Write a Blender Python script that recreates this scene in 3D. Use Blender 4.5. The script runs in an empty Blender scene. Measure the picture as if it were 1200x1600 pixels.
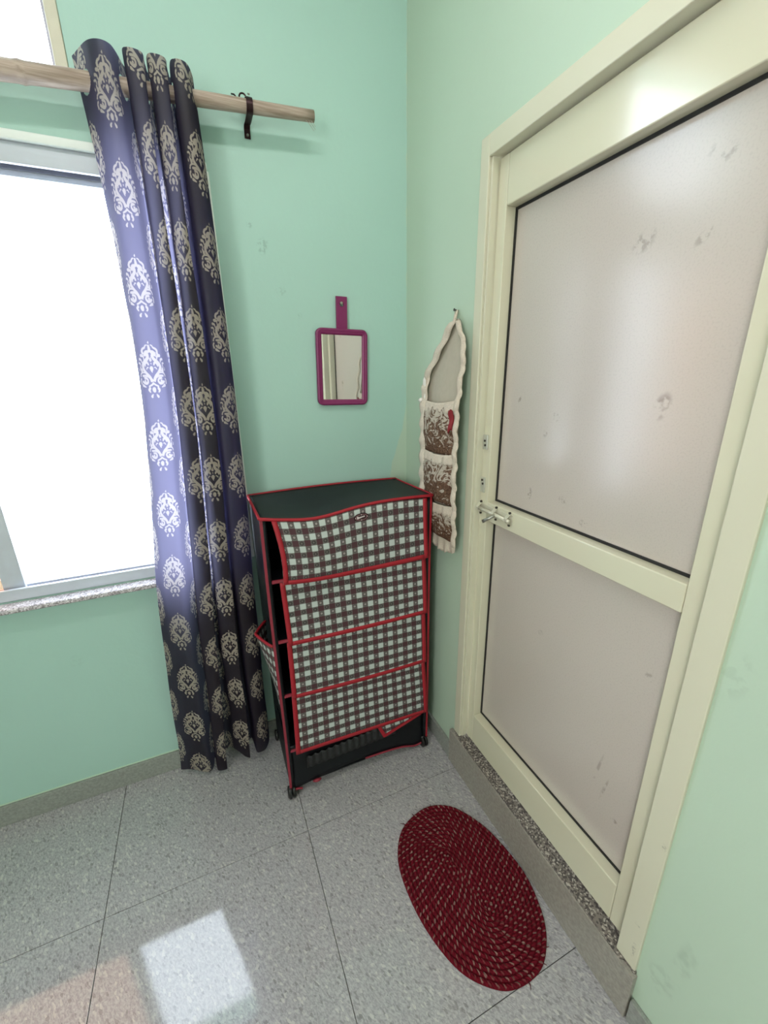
import bpy, bmesh, math, random
import numpy as np
from mathutils import Vector, Matrix

random.seed(7)
PI = math.pi
S = bpy.context.scene
COL = S.collection

# ------------------------------------------------------------------ camera
CAM = Vector((-0.7538, -1.5105, 1.5))
YAW, PITCH, ROLL, FPX = 0.40628, 0.31351, -0.01596, 647.96
fwd = Vector((math.sin(YAW) * math.cos(PITCH), math.cos(YAW) * math.cos(PITCH), -math.sin(PITCH)))
rt = Vector((math.cos(YAW), -math.sin(YAW), 0))
up = rt.cross(fwd)
rt2 = rt * math.cos(ROLL) + up * math.sin(ROLL)
up2 = -rt * math.sin(ROLL) + up * math.cos(ROLL)
cam_d = bpy.data.cameras.new('camera')
cam = bpy.data.objects.new('camera', cam_d)
COL.objects.link(cam)
cam.matrix_world = Matrix(((rt2.x, up2.x, -fwd.x, CAM.x), (rt2.y, up2.y, -fwd.y, CAM.y),
                           (rt2.z, up2.z, -fwd.z, CAM.z), (0, 0, 0, 1)))
cam_d.sensor_fit = 'VERTICAL'
cam_d.sensor_height = 36
cam_d.lens = FPX * 36 / 1600
cam_d.clip_start = 0.02
S.camera = cam

# ------------------------------------------------------------------ light, sky, exposure
SKY, LAMP, FILL = 10.0, 9.0, 74.0
S.view_settings.view_transform = 'Standard'
S.view_settings.look = 'None'
S.view_settings.gamma = 1.0
S.view_settings.use_curve_mapping = False
S.view_settings.exposure = 0.0
w = bpy.data.worlds.new('sky')
S.world = w
w.use_nodes = True
bg = w.node_tree.nodes['Background']
bg.inputs[0].default_value = (0.86, 0.93, 1.05, 1)
bg.inputs[1].default_value = SKY

def add_light(name, kind, loc, direction, energy, color, size=None, size_y=None):
    d = bpy.data.lights.new(name, kind)
    d.energy = energy
    d.color = color
    if kind == 'AREA':
        d.shape = 'RECTANGLE'
        d.size = size
        d.size_y = size_y
    o = bpy.data.objects.new(name, d)
    COL.objects.link(o)
    o.location = loc
    o.rotation_euler = Vector(direction).to_track_quat('-Z', 'Y').to_euler()
    return o

# the room's own tube lamp under the ceiling, and an added fill light before the closed left wall
add_light('tube_lamp', 'AREA', (-0.75, -1.15, 2.84), (0, 0.25, -1), LAMP, (1.0, 0.96, 0.93), 1.2, 0.10)
add_light('fill_light', 'AREA', (-2.73, -2.75, 1.6), (1, 0.1, 0), FILL, (1.0, 0.965, 0.97), 1.2, 1.5)

# ------------------------------------------------------------------ materials
def hexc(r, g, b):
    def f(c):
        c /= 255.0
        return c / 12.92 if c <= 0.04045 else ((c + 0.055) / 1.055) ** 2.4
    return (f(r), f(g), f(b), 1)

class NT:
    """small node-tree builder"""
    def __init__(self, name):
        self.m = bpy.data.materials.new(name)
        self.m.use_nodes = True
        self.t = self.m.node_tree
        self.b = self.t.nodes['Principled BSDF']
        self.out = self.t.nodes['Material Output']
    def n(self, typ, **kw):
        x = self.t.nodes.new(typ)
        for k, v in kw.items():
            setattr(x, k, v)
        return x
    def put(self, sock, v):
        if isinstance(v, bpy.types.NodeSocket):
            self.t.links.new(v, sock)
        else:
            sock.default_value = v
    def math(self, op, a, b=0.0, clamp=False):
        x = self.n('ShaderNodeMath', operation=op, use_clamp=clamp)
        self.put(x.inputs[0], a)
        self.put(x.inputs[1], b)
        return x.outputs[0]
    def mix(self, f, a, b, mode='MIX'):
        x = self.n('ShaderNodeMix', data_type='RGBA', blend_type=mode)
        self.put(x.inputs[0], f)
        self.put(x.inputs[6], a)
        self.put(x.inputs[7], b)
        return x.outputs[2]
    def noise(self, scale, detail=2, vec=None, rough=0.5, dist=0.0):
        x = self.n('ShaderNodeTexNoise')
        x.inputs['Scale'].default_value = scale
        x.inputs['Detail'].default_value = detail
        x.inputs['Roughness'].default_value = rough
        x.inputs['Distortion'].default_value = dist
        if vec is not None:
            self.t.links.new(vec, x.inputs['Vector'])
        return x.outputs[0]
    def ramp(self, v, a, b, lo=0.0, hi=1.0):
        x = self.n('ShaderNodeMapRange', interpolation_type='SMOOTHSTEP')
        self.put(x.inputs[0], v)
        x.inputs[1].default_value, x.inputs[2].default_value = a, b
        x.inputs[3].default_value, x.inputs[4].default_value = lo, hi
        return x.outputs[0]
    def pos(self):
        return self.n('ShaderNodeNewGeometry').outputs['Position']
    def obj(self):
        return self.n('ShaderNodeTexCoord').outputs['Object']
    def uv(self):
        return self.n('ShaderNodeTexCoord').outputs['UV']
    def sep(self, v):
        x = self.n('ShaderNodeSeparateXYZ')
        self.t.links.new(v, x.inputs[0])
        return x.outputs
    def mapping(self, v, loc, rot, scale, kind='TEXTURE'):
        x = self.n('ShaderNodeMapping', vector_type=kind)
        self.t.links.new(v, x.inputs[0])
        x.inputs[1].default_value = loc
        x.inputs[2].default_value = rot
        x.inputs[3].default_value = scale
        return x.outputs[0]
    def length(self, v):
        x = self.n('ShaderNodeVectorMath', operation='LENGTH')
        self.t.links.new(v, x.inputs[0])
        return x.outputs['Value']
    def bump(self, h, dist=0.001, strength=0.3):
        x = self.n('ShaderNodeBump')
        x.inputs['Strength'].default_value = strength
        x.inputs['Distance'].default_value = dist
        self.put(x.inputs['Height'], h)
        self.t.links.new(x.outputs[0], self.b.inputs['Normal'])
    def base(self, c):
        self.put(self.b.inputs['Base Color'], c)
    def set(self, rough=0.5, metal=0.0, spec=0.5):
        self.put(self.b.inputs['Roughness'], rough)
        self.b.inputs['Metallic'].default_value = metal
        self.b.inputs['Specular IOR Level'].default_value = spec

def plain(name, rgb, rough=0.5, metal=0.0, spec=0.5, var=0.08, nscale=30.0, bump=0.0, bscale=200.0):
    t = NT(name)
    c = hexc(*rgb)
    n = t.noise(nscale, 3, t.obj())
    dark = tuple(x * (1 - var) for x in c[:3]) + (1,)
    lite = tuple(min(1, x * (1 + var)) for x in c[:3]) + (1,)
    t.base(t.mix(n, dark, lite))
    t.set(rough, metal, spec)
    if bump:
        t.bump(t.noise(bscale, 2, t.obj()), 0.001, bump)
    return t.m

def stain_mask(t, pos, items, plane):
    """marks left on a surface: soft ellipses broken up by noise; plane 'xz' or 'yz'"""
    total = None
    for (a, b, ra, rb, rot, s, nscale) in items:
        if plane == 'xz':
            m = t.mapping(pos, (a, 0, b), (0, rot, 0), (ra, 1000, rb))
        else:
            m = t.mapping(pos, (0, a, b), (rot, 0, 0), (1000, ra, rb))
        d = t.ramp(t.length(m), 1.0, 0.45)
        k = t.ramp(t.noise(nscale, 3, pos, 0.6), 0.45, 0.6)
        d = t.math('MULTIPLY', t.math('MULTIPLY', d, k), s)
        total = d if total is None else t.math('MAXIMUM', total, d)
    return total

def wall_mat(name, rgb, stains=None, plane='xz', patch=None):
    t = NT(name)
    p = t.pos()
    c = hexc(*rgb)
    n = t.noise(2.2, 3, p)
    a = tuple(x * 0.955 for x in c[:3]) + (1,)
    b = tuple(min(1, x * 1.04) for x in c[:3]) + (1,)
    colr = t.mix(n, a, b)
    if patch:
        # lower corner paint of the other wall carried round the corner
        s = t.sep(p)
        ed = t.math('ADD', t.math('MULTIPLY', t.ramp(s[2], 1.42, 1.08), -0.075), -0.001)
        ed = t.math('ADD', ed, t.math('MULTIPLY', t.math('SUBTRACT', t.noise(14, 2, p), 0.5), 0.02))
        f = t.ramp(t.math('SUBTRACT', s[0], ed), -0.002, 0.002)
        colr = t.mix(f, colr, hexc(*patch))
    if stains:
        colr = t.mix(stain_mask(t, p, stains, plane), colr, tuple(x * 0.62 for x in c[:3]) + (1,))
    t.base(colr)
    t.set(0.48, 0, 0.4)
    t.bump(t.math('ADD', t.noise(60, 3, p), t.math('MULTIPLY', t.noise(9, 2, p), 1.5)), 0.0012, 0.35)
    return t.m

WALL_A = (170, 203, 192)
WALL_B = (184, 203, 183)
M = {}
M['wall_back'] = wall_mat('paint_mint', WALL_A, [
    (-0.502, 1.895, 0.022, 0.03, 0.3, 0.55, 90), (-0.454, 1.772, 0.022, 0.016, 0.2, 0.4, 100),
    (-0.536, 1.95, 0.012, 0.012, 0, 0.5, 110), (-0.40, 1.70, 0.01, 0.012, 0, 0.4, 110),
    (-1.25, 0.60, 0.03, 0.03, 0, 0.12, 80)], 'xz', patch=WALL_B)
M['wall_right'] = wall_mat('paint_pale_green', WALL_B, [
    (-1.27, 0.33, 0.022, 0.13, 0.10, 0.42, 12), (-1.245, 0.24, 0.035, 0.05, 0, 0.3, 40),
    (-1.36, 0.30, 0.012, 0.012, 0, 0.3, 90), (-1.22, 1.02, 0.03, 0.06, 0.2, 0.2, 40)], 'yz')
M['wall_plain'] = wall_mat('paint_pale_green_plain', WALL_B)
M['ceiling'] = plain('ceiling_white', (232, 232, 226), 0.8)

def tile_mat():
    t = NT('speckled_grey_tile')
    p = t.pos()
    base = hexc(164, 163, 162)
    v = t.n('ShaderNodeTexVoronoi')
    v.inputs['Scale'].default_value = 140
    pv = t.mapping(p, (0, 0, 0), (0, 0, 0.5), (0.62, 1.35, 1.0))
    # bend the flakes so they read as short worm-like grains
    t.t.links.new(pv, v.inputs['Vector'])
    cellv = t.sep(v.outputs['Color'])[0]
    n2 = t.noise(150, 3, pv, 0.65, 0.6)
    c = t.mix(t.ramp(n2, 0.3, 0.7), hexc(149, 146, 149), hexc(186, 182, 184))
    c = t.mix(t.math('MULTIPLY', t.ramp(cellv, 0.90, 0.97), 0.55), c, hexc(208, 205, 198))
    c = t.mix(t.math('MULTIPLY', t.ramp(cellv, 0.10, 0.03), 0.55), c, hexc(116, 114, 113))
    g = t.n('ShaderNodeObjectInfo').outputs['Random']
    c = t.mix(t.math('MULTIPLY', g, 0.06), c, base)
    t.base(c)
    t.set(t.ramp(t.noise(5, 2, p), 0.3, 0.7, 0.055, 0.075), 0, 0.62)
    t.bump(n2, 0.0002, 0.05)
    return t.m
M['tile'] = tile_mat()
M['grout'] = plain('tile_joint', (126, 127, 122), 0.9)

def skirting_mat(name, rgb):
    t = NT(name)
    p = t.pos()
    c = hexc(*rgb)
    n = t.noise(110, 4, p, 0.7)
    t.base(t.mix(t.ramp(n, 0.3, 0.7), tuple(x * 0.82 for x in c[:3]) + (1,), tuple(x * 1.15 for x in c[:3]) + (1,)))
    t.set(0.38)
    return t.m
M['skirting'] = skirting_mat('grey_skirting_tile', (144, 146, 140))
M['riser'] = skirting_mat('brownish_grey_riser_tile', (152, 146, 137))

def granite_mat(name, a, b, c3, scale=230):
    t = NT(name)
    p = t.pos()
    v = t.n('ShaderNodeTexVoronoi')
    v.inputs['Scale'].default_value = scale
    t.t.links.new(p, v.inputs['Vector'])
    k = t.sep(v.outputs['Color'])
    c = t.mix(t.ramp(k[0], 0.35, 0.6), hexc(*a), hexc(*b))
    c = t.mix(t.ramp(k[1], 0.8, 0.85), c, hexc(*c3))
    t.base(c)
    t.set(0.3, 0, 0.5)
    t.bump(t.noise(180, 3, p), 0.0008, 0.3)
    return t.m
M['granite'] = granite_mat('rough_granite', (72, 66, 64), (124, 116, 109), (176, 168, 158))
M['sill_stone'] = granite_mat('sill_granite', (140, 132, 136), (196, 188, 192), (226, 220, 224), 260)

def door_paint():
    t = NT('cream_enamel')
    p = t.pos()
    c = t.mix(t.noise(3, 3, p), hexc(206, 201, 176), hexc(215, 210, 187))
    t.base(c)
    t.set(0.12, 0, 0.75)
    t.bump(t.noise(35, 2, p), 0.0004, 0.05)
    return t.m
M['door_paint'] = door_paint()

def frame_paint():
    t = NT('cream_frame_paint')
    p = t.pos()
    c = t.mix(t.noise(3, 3, p), hexc(202, 198, 175), hexc(212, 208, 187))
    m = stain_mask(t, p, [(-1.19, 0.58, 0.006, 0.012, 0, 0.5, 160), (-1.18, 0.32, 0.008, 0.006, 0, 0.4, 160),
                          (-1.185, 0.24, 0.006, 0.03, 0, 0.5, 120)], 'yz')
    t.base(t.mix(m, c, hexc(110, 108, 92)))
    t.set(0.33, 0, 0.5)
    t.bump(t.noise(30, 2, p), 0.0004, 0.06)
    return t.m
M['frame_paint'] = frame_paint()

def door_panel():
    t = NT('door_panel_laminate')
    p = t.pos()
    c = t.mix(t.noise(1.8, 3, p), hexc(186, 175, 166), hexc(197, 187, 178))
    c = t.mix(t.math('MULTIPLY', t.ramp(t.noise(260, 2, p), 0.45, 0.75), 0.18), c, hexc(158, 148, 140))
    st = [(-0.978, 1.44, 0.020, 0.032, 0.25, 0.6, 36), (-0.886, 1.735, 0.03, 0.022, -0.5, 0.4, 70),
          (-0.995, 1.715, 0.022, 0.010, -0.7, 0.38, 60), (-1.0, 1.83, 0.03, 0.02, 0.4, 0.35, 60),
          (-0.584, 1.436, 0.006, 0.014, 0.3, 0.55, 120), (-0.72, 1.40, 0.016, 0.012, 0.6, 0.45, 100),
          (-0.69, 1.36, 0.010, 0.016, 0.2, 0.4, 110), (-0.655, 1.19, 0.012, 0.02, 0, 0.5, 130),
          (-0.77, 1.20, 0.016, 0.012, 0, 0.45, 130), (-0.84, 1.16, 0.016, 0.012, 0, 0.35, 130),
          (-0.985, 0.54, 0.005, 0.07, 0.16, 0.4, 30), (-1.01, 0.50, 0.005, 0.05, 0.2, 0.38, 30),
          (-1.05, 0.44, 0.012, 0.010, 0, 0.5, 100), (-0.75, 0.80, 0.012, 0.012, 0, 0.25, 90),
          (-1.06, 0.88, 0.014, 0.012, 0, 0.4, 90)]
    t.base(t.mix(stain_mask(t, p, st, 'yz'), c, hexc(118, 106, 96)))
    t.set(t.ramp(t.noise(4, 2, p), 0.3, 0.7, 0.19, 0.24), 0, 0.7)
    return t.m
M['door_panel'] = door_panel()
M['gasket'] = plain('black_rubber', (24, 24, 24), 0.6)
M['bolt_paint'] = plain('bolt_cream_metal', (212, 208, 190), 0.28, 0.25)
M['steel'] = plain('steel', (170, 168, 160), 0.3, 0.9)
M['screw_dark'] = plain('dark_screw', (62, 58, 52), 0.5, 0.4)
M['plate'] = plain('pale_metal_plate', (190, 190, 178), 0.35, 0.3)
M['aluminium'] = plain('painted_aluminium', (196, 200, 210), 0.32, 0.2, nscale=8)
M['white_trim'] = plain('white_enamel', (232, 236, 232), 0.35, nscale=8)
M['track'] = plain('window_track', (140, 140, 150), 0.35, 0.5)
M['vent_frame'] = plain('cream_vent_frame', (204, 197, 178), 0.4)

def glass(name, tint, gloss=0.06):
    t = NT(name)
    tr = t.n('ShaderNodeBsdfTransparent')
    tr.inputs[0].default_value = tint
    gl = t.n('ShaderNodeBsdfGlossy')
    gl.inputs['Roughness'].default_value = 0.02
    mx = t.n('ShaderNodeMixShader')
    mx.inputs[0].default_value = gloss
    t.t.links.new(tr.outputs[0], mx.inputs[1])
    t.t.links.new(gl.outputs[0], mx.inputs[2])
    t.t.links.new(mx.outputs[0], t.out.inputs[0])
    return t.m
M['glass'] = glass('clear_glass', (0.95, 0.97, 0.98, 1))
M['tinted'] = glass('pinkish_tinted_glass', (0.63, 0.46, 0.37, 1))

def mirror_mat():
    t = NT('mirror_silver')
    t.base((0.86, 0.86, 0.84, 1))
    t.set(0.015, 1.0)
    return t.m
M['mirror'] = mirror_mat()
M['purple'] = plain('purple_plastic', (124, 34, 88), 0.3, nscale=6)

def bamboo():
    t = NT('bamboo_wood')
    o = t.obj()
    m = t.mapping(o, (0, 0, 0), (0, 0, 0), (0.6, 0.02, 0.02))
    n = t.noise(3, 4, m, 0.6)
    c = t.mix(t.ramp(n, 0.3, 0.7), hexc(142, 122, 108), hexc(186, 166, 152))
    t.base(c)
    t.set(0.5)
    t.bump(n, 0.0008, 0.3)
    return t.m
M['bamboo'] = bamboo()
M['bracket'] = plain('dark_bronze_metal', (52, 30, 34), 0.35, 0.6)

def curtain_mat():
    t = NT('damask_curtain_cloth')
    a = t.n('ShaderNodeAttribute', attribute_name='print')
    f = t.ramp(a.outputs['Fac'], 0.3, 0.7)
    uv = t.uv()
    wv = t.noise(900, 1, uv)
    dark = t.mix(wv, hexc(38, 32, 37), hexc(56, 48, 54))
    cream = t.mix(wv, hexc(174, 161, 147), hexc(198, 185, 170))
    d = t.n('ShaderNodeBsdfDiffuse')
    t.put(d.inputs[0], t.mix(f, dark, cream))
    tr = t.n('ShaderNodeBsdfTranslucent')
    t.put(tr.inputs[0], t.mix(f, (0.205, 0.195, 0.31, 1), (0.42, 0.385, 0.43, 1)))
    mx = t.n('ShaderNodeMixShader')
    mx.inputs[0].default_value = 0.48
    gl = t.n('ShaderNodeBsdfGlossy')
    gl.inputs['Roughness'].default_value = 0.45
    gl.inputs[0].default_value = (0.5, 0.5, 0.5, 1)
    m2 = t.n('ShaderNodeMixShader')
    m2.inputs[0].default_value = 0.035
    t.t.links.new(d.outputs[0], mx.inputs[1])
    t.t.links.new(tr.outputs[0], mx.inputs[2])
    t.t.links.new(mx.outputs[0], m2.inputs[1])
    t.t.links.new(gl.outputs[0], m2.inputs[2])
    t.t.links.new(m2.outputs[0], t.out.inputs[0])
    return t.m
M['curtain'] = curtain_mat()

def gingham():
    """checked cloth: pale squares, grey bands with a ring flower, maroon crossings"""
    t = NT('checked_cloth')
    uv = t.uv()
    s = t.sep(uv)
    P = 0.0385
    fu = t.math('FRACT', t.math('DIVIDE', s[0], P))
    fv = t.math('FRACT', t.math('DIVIDE', s[1], P))
    def band(f):
        return t.math('MULTIPLY', t.ramp(f, 0.47, 0.51), t.ramp(f, 1.0, 0.97))
    bu, bv = band(fu), band(fv)
    both = t.math('MULTIPLY', bu, bv)
    either = t.math('MAXIMUM', bu, bv)
    def cell(f, c):
        return t.math('SUBTRACT', f, c)
    def ring(cu, cv, r0, r1):
        d = t.math('SQRT', t.math('ADD', t.math('POWER', cell(fu, cu), 2.0), t.math('POWER', cell(fv, cv), 2.0)))
        return t.math('MULTIPLY', t.ramp(d, r0 - 0.02, r0 + 0.02), t.ramp(d, r1 + 0.02, r1 - 0.02))
    pale = hexc(190, 198, 194)
    grey = hexc(102, 97, 94)
    maroon = hexc(80, 52, 57)
    c = t.mix(either, pale, grey)
    c = t.mix(both, c, maroon)
    r1 = t.math('MAXIMUM', ring(0.25, 0.74, 0.10, 0.17), ring(0.20, 0.74, 0.10, 0.14))
    c = t.mix(t.math('MULTIPLY', r1, 0.8), c, hexc(44, 40, 40))
    c = t.mix(t.math('MULTIPLY', ring(0.74, 0.25, -0.1, 0.10), 0.85), c, hexc(158, 148, 146))
    c = t.mix(t.math('MULTIPLY', ring(0.74, 0.25, 0.12, 0.16), 0.8), c, hexc(50, 40, 42))
    c = t.mix(t.math('MULTIPLY', t.noise(700, 1, uv), 0.12), c, hexc(60, 56, 54))
    t.base(c)
    t.set(0.75, 0, 0.25)
    return t.m
M['gingham'] = gingham()
M['red_ribbon'] = plain('red_ribbon', (158, 20, 36), 0.6, nscale=120, bump=0.3, bscale=500)
M['dull_red'] = plain('dull_red_ribbon', (138, 38, 54), 0.6, nscale=120)
M['black_cloth'] = plain('black_nonwoven_cloth', (14, 17, 21), 0.5, spec=0.3, nscale=40, bump=0.25, bscale=400)
M['black_sheen'] = plain('black_shiny_cloth', (22, 22, 28), 0.32, spec=0.6, nscale=20)
M['black_plastic'] = plain('black_plastic', (26, 26, 25), 0.4)
M['net'] = plain('black_pleated_net', (30, 31, 32), 0.65, nscale=60)
M['badge'] = plain('badge_maroon', (46, 12, 20), 0.35)
M['badge_white'] = plain('badge_white', (226, 214, 212), 0.4)
M['badge_rim'] = plain('badge_rim', (150, 104, 108), 0.4)

def rug_mat():
    t = NT('braided_maroon_cotton')
    uv = t.uv()
    s = t.sep(uv)          # u: ring number + place across the cord, v: metres along the cord
    ring = t.math('FLOOR', s[0])
    fu = t.math('SUBTRACT', t.math('FRACT', s[0]), 0.5)
    PER = 0.0185
    along = t.math('ADD', t.math('DIVIDE', s[1], PER), t.math('ADD', t.math('MULTIPLY', ring, 0.37), t.math('ADD', t.math('MULTIPLY', fu, 0.25), t.math('MULTIPLY', t.noise(60, 2, t.obj()), 0.9))))
    fa = t.math('SUBTRACT', t.math('FRACT', along), 0.5)
    cellid = t.math('ADD', t.math('FLOOR', along), t.math('MULTIPLY', ring, 17.3))
    wn = t.n('ShaderNodeTexWhiteNoise', noise_dimensions='1D')
    t.put(wn.inputs['W'], cellid)
    d = t.math('SQRT', t.math('ADD', t.math('POWER', t.math('MULTIPLY', fa, 1.0), 2.0), t.math('POWER', t.math('MULTIPLY', t.math('ADD', fu, t.math('MULTIPLY', fa, 0.7)), 0.42), 2.0)))
    fleck = t.math('MULTIPLY', t.ramp(d, 0.19, 0.12), t.ramp(wn.outputs['Value'], 0.1, 0.7, 0.2, 0.95))
    red = t.mix(t.noise(90, 3, t.obj()), hexc(80, 2, 16), hexc(118, 7, 32))
    c = t.mix(fleck, red, hexc(142, 112, 104))
    # each strand of the braid reads as a small slanted lobe
    tw = t.math('SINE', t.math('MULTIPLY', t.math('ADD', t.math('DIVIDE', s[1], 0.0105), t.math('MULTIPLY', fu, 1.2)), 2 * PI))
    t.base(t.mix(t.ramp(tw, -1, -0.3, 0.35, 0.0), c, hexc(48, 2, 10)))
    t.set(0.85, 0, 0.2)
    t.bump(t.math('ADD', tw, t.noise(500, 2, t.obj())), 0.002, 0.6)
    return t.m
M['rug'] = rug_mat()
M['thread'] = plain('maroon_thread', (78, 10, 22), 0.9)

def toile():
    t = NT('brown_toile_print')
    uv = t.uv()
    s = t.sep(uv)
    n = t.noise(22, 4, uv, 0.6, 2.6)
    n2 = t.noise(60, 4, uv, 0.6, 2.2)
    fv = t.math('FRACT', s[2] if False else t.math('DIVIDE', s[1], 0.2))
    thr = t.math('ADD', n, t.math('MULTIPLY', t.math('SUBTRACT', 0.5, fv), 0.24))
    big = t.ramp(thr, 0.42, 0.52)
    line = t.math('MULTIPLY', t.ramp(n2, 0.44, 0.5), t.ramp(n2, 0.6, 0.54))
    cream = t.mix(t.noise(300, 2, uv), hexc(176, 164, 150), hexc(196, 184, 170))
    mid = hexc(116, 88, 70)
    dark = hexc(58, 36, 28)
    c = t.mix(big, cream, mid)
    c = t.mix(t.math('MULTIPLY', line, t.math('ADD', t.math('MULTIPLY', big, 0.75), 0.12)), c, dark)
    t.base(c)
    t.set(0.8, 0, 0.2)
    return t.m
M['toile'] = toile()
M['cream_cloth'] = plain('greyish_cream_cloth', (176, 166, 150), 0.85, nscale=60, bump=0.3, bscale=500)
M['lace'] = plain('ecru_lace', (204, 190, 174), 0.9, nscale=260, var=0.28, bump=0.9, bscale=420)
M['dark_backing'] = plain('dark_backing', (40, 36, 34), 0.8)
M['red_cloth'] = plain('red_cloth', (128, 22, 32), 0.7)
M['white_plastic'] = plain('white_plastic', (228, 222, 214), 0.5)

# ------------------------------------------------------------------ mesh helpers
class MB:
    def __init__(self):
        self.v, self.f, self.uv = [], [], {}
    def add(self, verts, faces, uvs=None):
        b = len(self.v)
        self.v.extend([tuple(p) for p in verts])
        for fa in faces:
            self.f.append(tuple(i + b for i in fa))
        if uvs is not None:
            for i, u in enumerate(uvs):
                self.uv[b + i] = u
        return self
    def box(self, x0, x1, y0, y1, z0, z1):
        vs = [(x, y, z) for z in (z0, z1) for y in (y0, y1) for x in (x0, x1)]
        return self.add(vs, [(0, 2, 3, 1), (4, 5, 7, 6), (0, 1, 5, 4), (2, 6, 7, 3), (0, 4, 6, 2), (1, 3, 7, 5)])
    def grid(self, fn, nu, nv, uvfn=None):
        vs, uvs = [], []
        for j in range(nv + 1):
            for i in range(nu + 1):
                u, v = i / nu, j / nv
                vs.append(fn(u, v))
                uvs.append(uvfn(u, v) if uvfn else (u, v))
        fs = []
        for j in range(nv):
            for i in range(nu):
                a = j * (nu + 1) + i
                fs.append((a, a + 1, a + nu + 2, a + nu + 1))
        return self.add(vs, fs, uvs)
    def tube(self, pts, rad, seg=10, caps=True, closed=False):
        pts = [Vector(p) for p in pts]
        n = len(pts)
        rr = rad if hasattr(rad, '__len__') else [rad] * n
        vs, fs = [], []
        prev = None
        for k in range(n):
            if closed:
                d = pts[(k + 1) % n] - pts[(k - 1) % n]
            else:
                d = pts[min(k + 1, n - 1)] - pts[max(k - 1, 0)]
            d.normalize()
            if prev is None:
                a = d.cross(Vector((0, 0, 1)))
                if a.length < 0.1:
                    a = d.cross(Vector((0, 1, 0)))
            else:
                a = prev - d * prev.dot(d)
            a.normalize()
            prev = a
            b = d.cross(a)
            for s in range(seg):
                th = 2 * PI * s / seg
                vs.append(pts[k] + (a * math.cos(th) + b * math.sin(th)) * rr[k])
        m = n if closed else n - 1
        for k in range(m):
            for s in range(seg):
                s2 = (s + 1) % seg
                k2 = (k + 1) % n
                fs.append((k * seg + s, k * seg + s2, k2 * seg + s2, k2 * seg + s))
        if caps and not closed:
            fs.append(tuple(range(seg))[::-1])
            fs.append(tuple((n - 1) * seg + s for s in range(seg)))
        return self.add(vs, fs)
    def cyl(self, a, b, r, seg=14):
        return self.tube([a, b], r, seg)
    def ribbon(self, pts, width_dir, wd, th_dir, th):
        """flat strip following pts: rectangular section"""
        W, T = Vector(width_dir) * (wd / 2), Vector(th_dir) * (th / 2)
        vs, fs = [], []
        for p in pts:
            p = Vector(p)
            vs += [p - W - T, p + W - T, p + W + T, p - W + T]
        n = len(pts)
        for k in range(n - 1):
            for s in range(4):
                s2 = (s + 1) % 4
                fs.append((k * 4 + s, k * 4 + s2, k * 4 + 4 + s2, k * 4 + 4 + s))
        fs += [(3, 2, 1, 0), tuple(4 * (n - 1) + i for i in range(4))]
        return self.add(vs, fs)
    def prism(self, poly, axis, a, b):
        """extrude a 2D polygon along axis ('x','y','z') from a to b"""
        def p3(p, t):
            return {'x': (t, p[0], p[1]), 'y': (p[0], t, p[1]), 'z': (p[0], p[1], t)}[axis]
        n = len(poly)
        vs = [p3(p, a) for p in poly] + [p3(p, b) for p in poly]
        fs = [tuple(range(n))[::-1], tuple(range(n, 2 * n))]
        fs += [(i, (i + 1) % n, n + (i + 1) % n, n + i) for i in range(n)]
        return self.add(vs, fs)
    def build(self, name, mat, parent=None, smooth=False, bevel=0.0, solid=0.0, seg=2):
        me = bpy.data.meshes.new(name)
        me.from_pydata(self.v, [], self.f)
        if self.uv:
            lay = me.uv_layers.new(name='UVMap')
            li = np.empty(len(me.loops), dtype=np.int32)
            me.loops.foreach_get('vertex_index', li)
            arr = np.array([self.uv.get(i, (0.0, 0.0)) for i in range(len(self.v))], dtype=np.float32)
            lay.data.foreach_set('uv', arr[li].ravel())
        bm = bmesh.new()
        bm.from_mesh(me)
        bmesh.ops.recalc_face_normals(bm, faces=bm.faces)
        bm.to_mesh(me)
        bm.free()
        me.materials.append(mat)
        if smooth:
            me.polygons.foreach_set('use_smooth', [True] * len(me.polygons))
        o = bpy.data.objects.new(name, me)
        COL.objects.link(o)
        if parent is not None:
            o.parent = parent
            o.matrix_parent_inverse = Matrix.Identity(4)
            pw = Matrix.Identity(4)
            q = parent
            while q is not None:
                pw = Matrix.Translation(q.location) @ q.rotation_euler.to_matrix().to_4x4() @ pw
                q = q.parent
            me.transform(pw.inverted())
        if solid:
            md = o.modifiers.new('thickness', 'SOLIDIFY')
            md.thickness = solid
            md.offset = 0
        if bevel:
            md = o.modifiers.new('bevel', 'BEVEL')
            md.width = bevel
            md.segments = seg
            md.limit_method = 'ANGLE'
            md.angle_limit = math.radians(40)
            me.polygons.foreach_set('use_smooth', [True] * len(me.polygons))
            wn = o.modifiers.new('normals', 'WEIGHTED_NORMAL')
            wn.keep_sharp = True
        return o

def empty(name, loc=(0, 0, 0)):
    o = bpy.data.objects.new(name, None)
    o.empty_display_size = 0.05
    COL.objects.link(o)
    o.location = loc
    return o
def tag(o, label, cat, group=None):
    o['label'] = label
    o['category'] = cat
    if group:
        o['group'] = group
    return o
def struct(o, label=None, cat=None):
    o['kind'] = 'structure'
    if label:
        o['label'] = label
    if cat:
        o['category'] = cat
    return o

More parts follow.
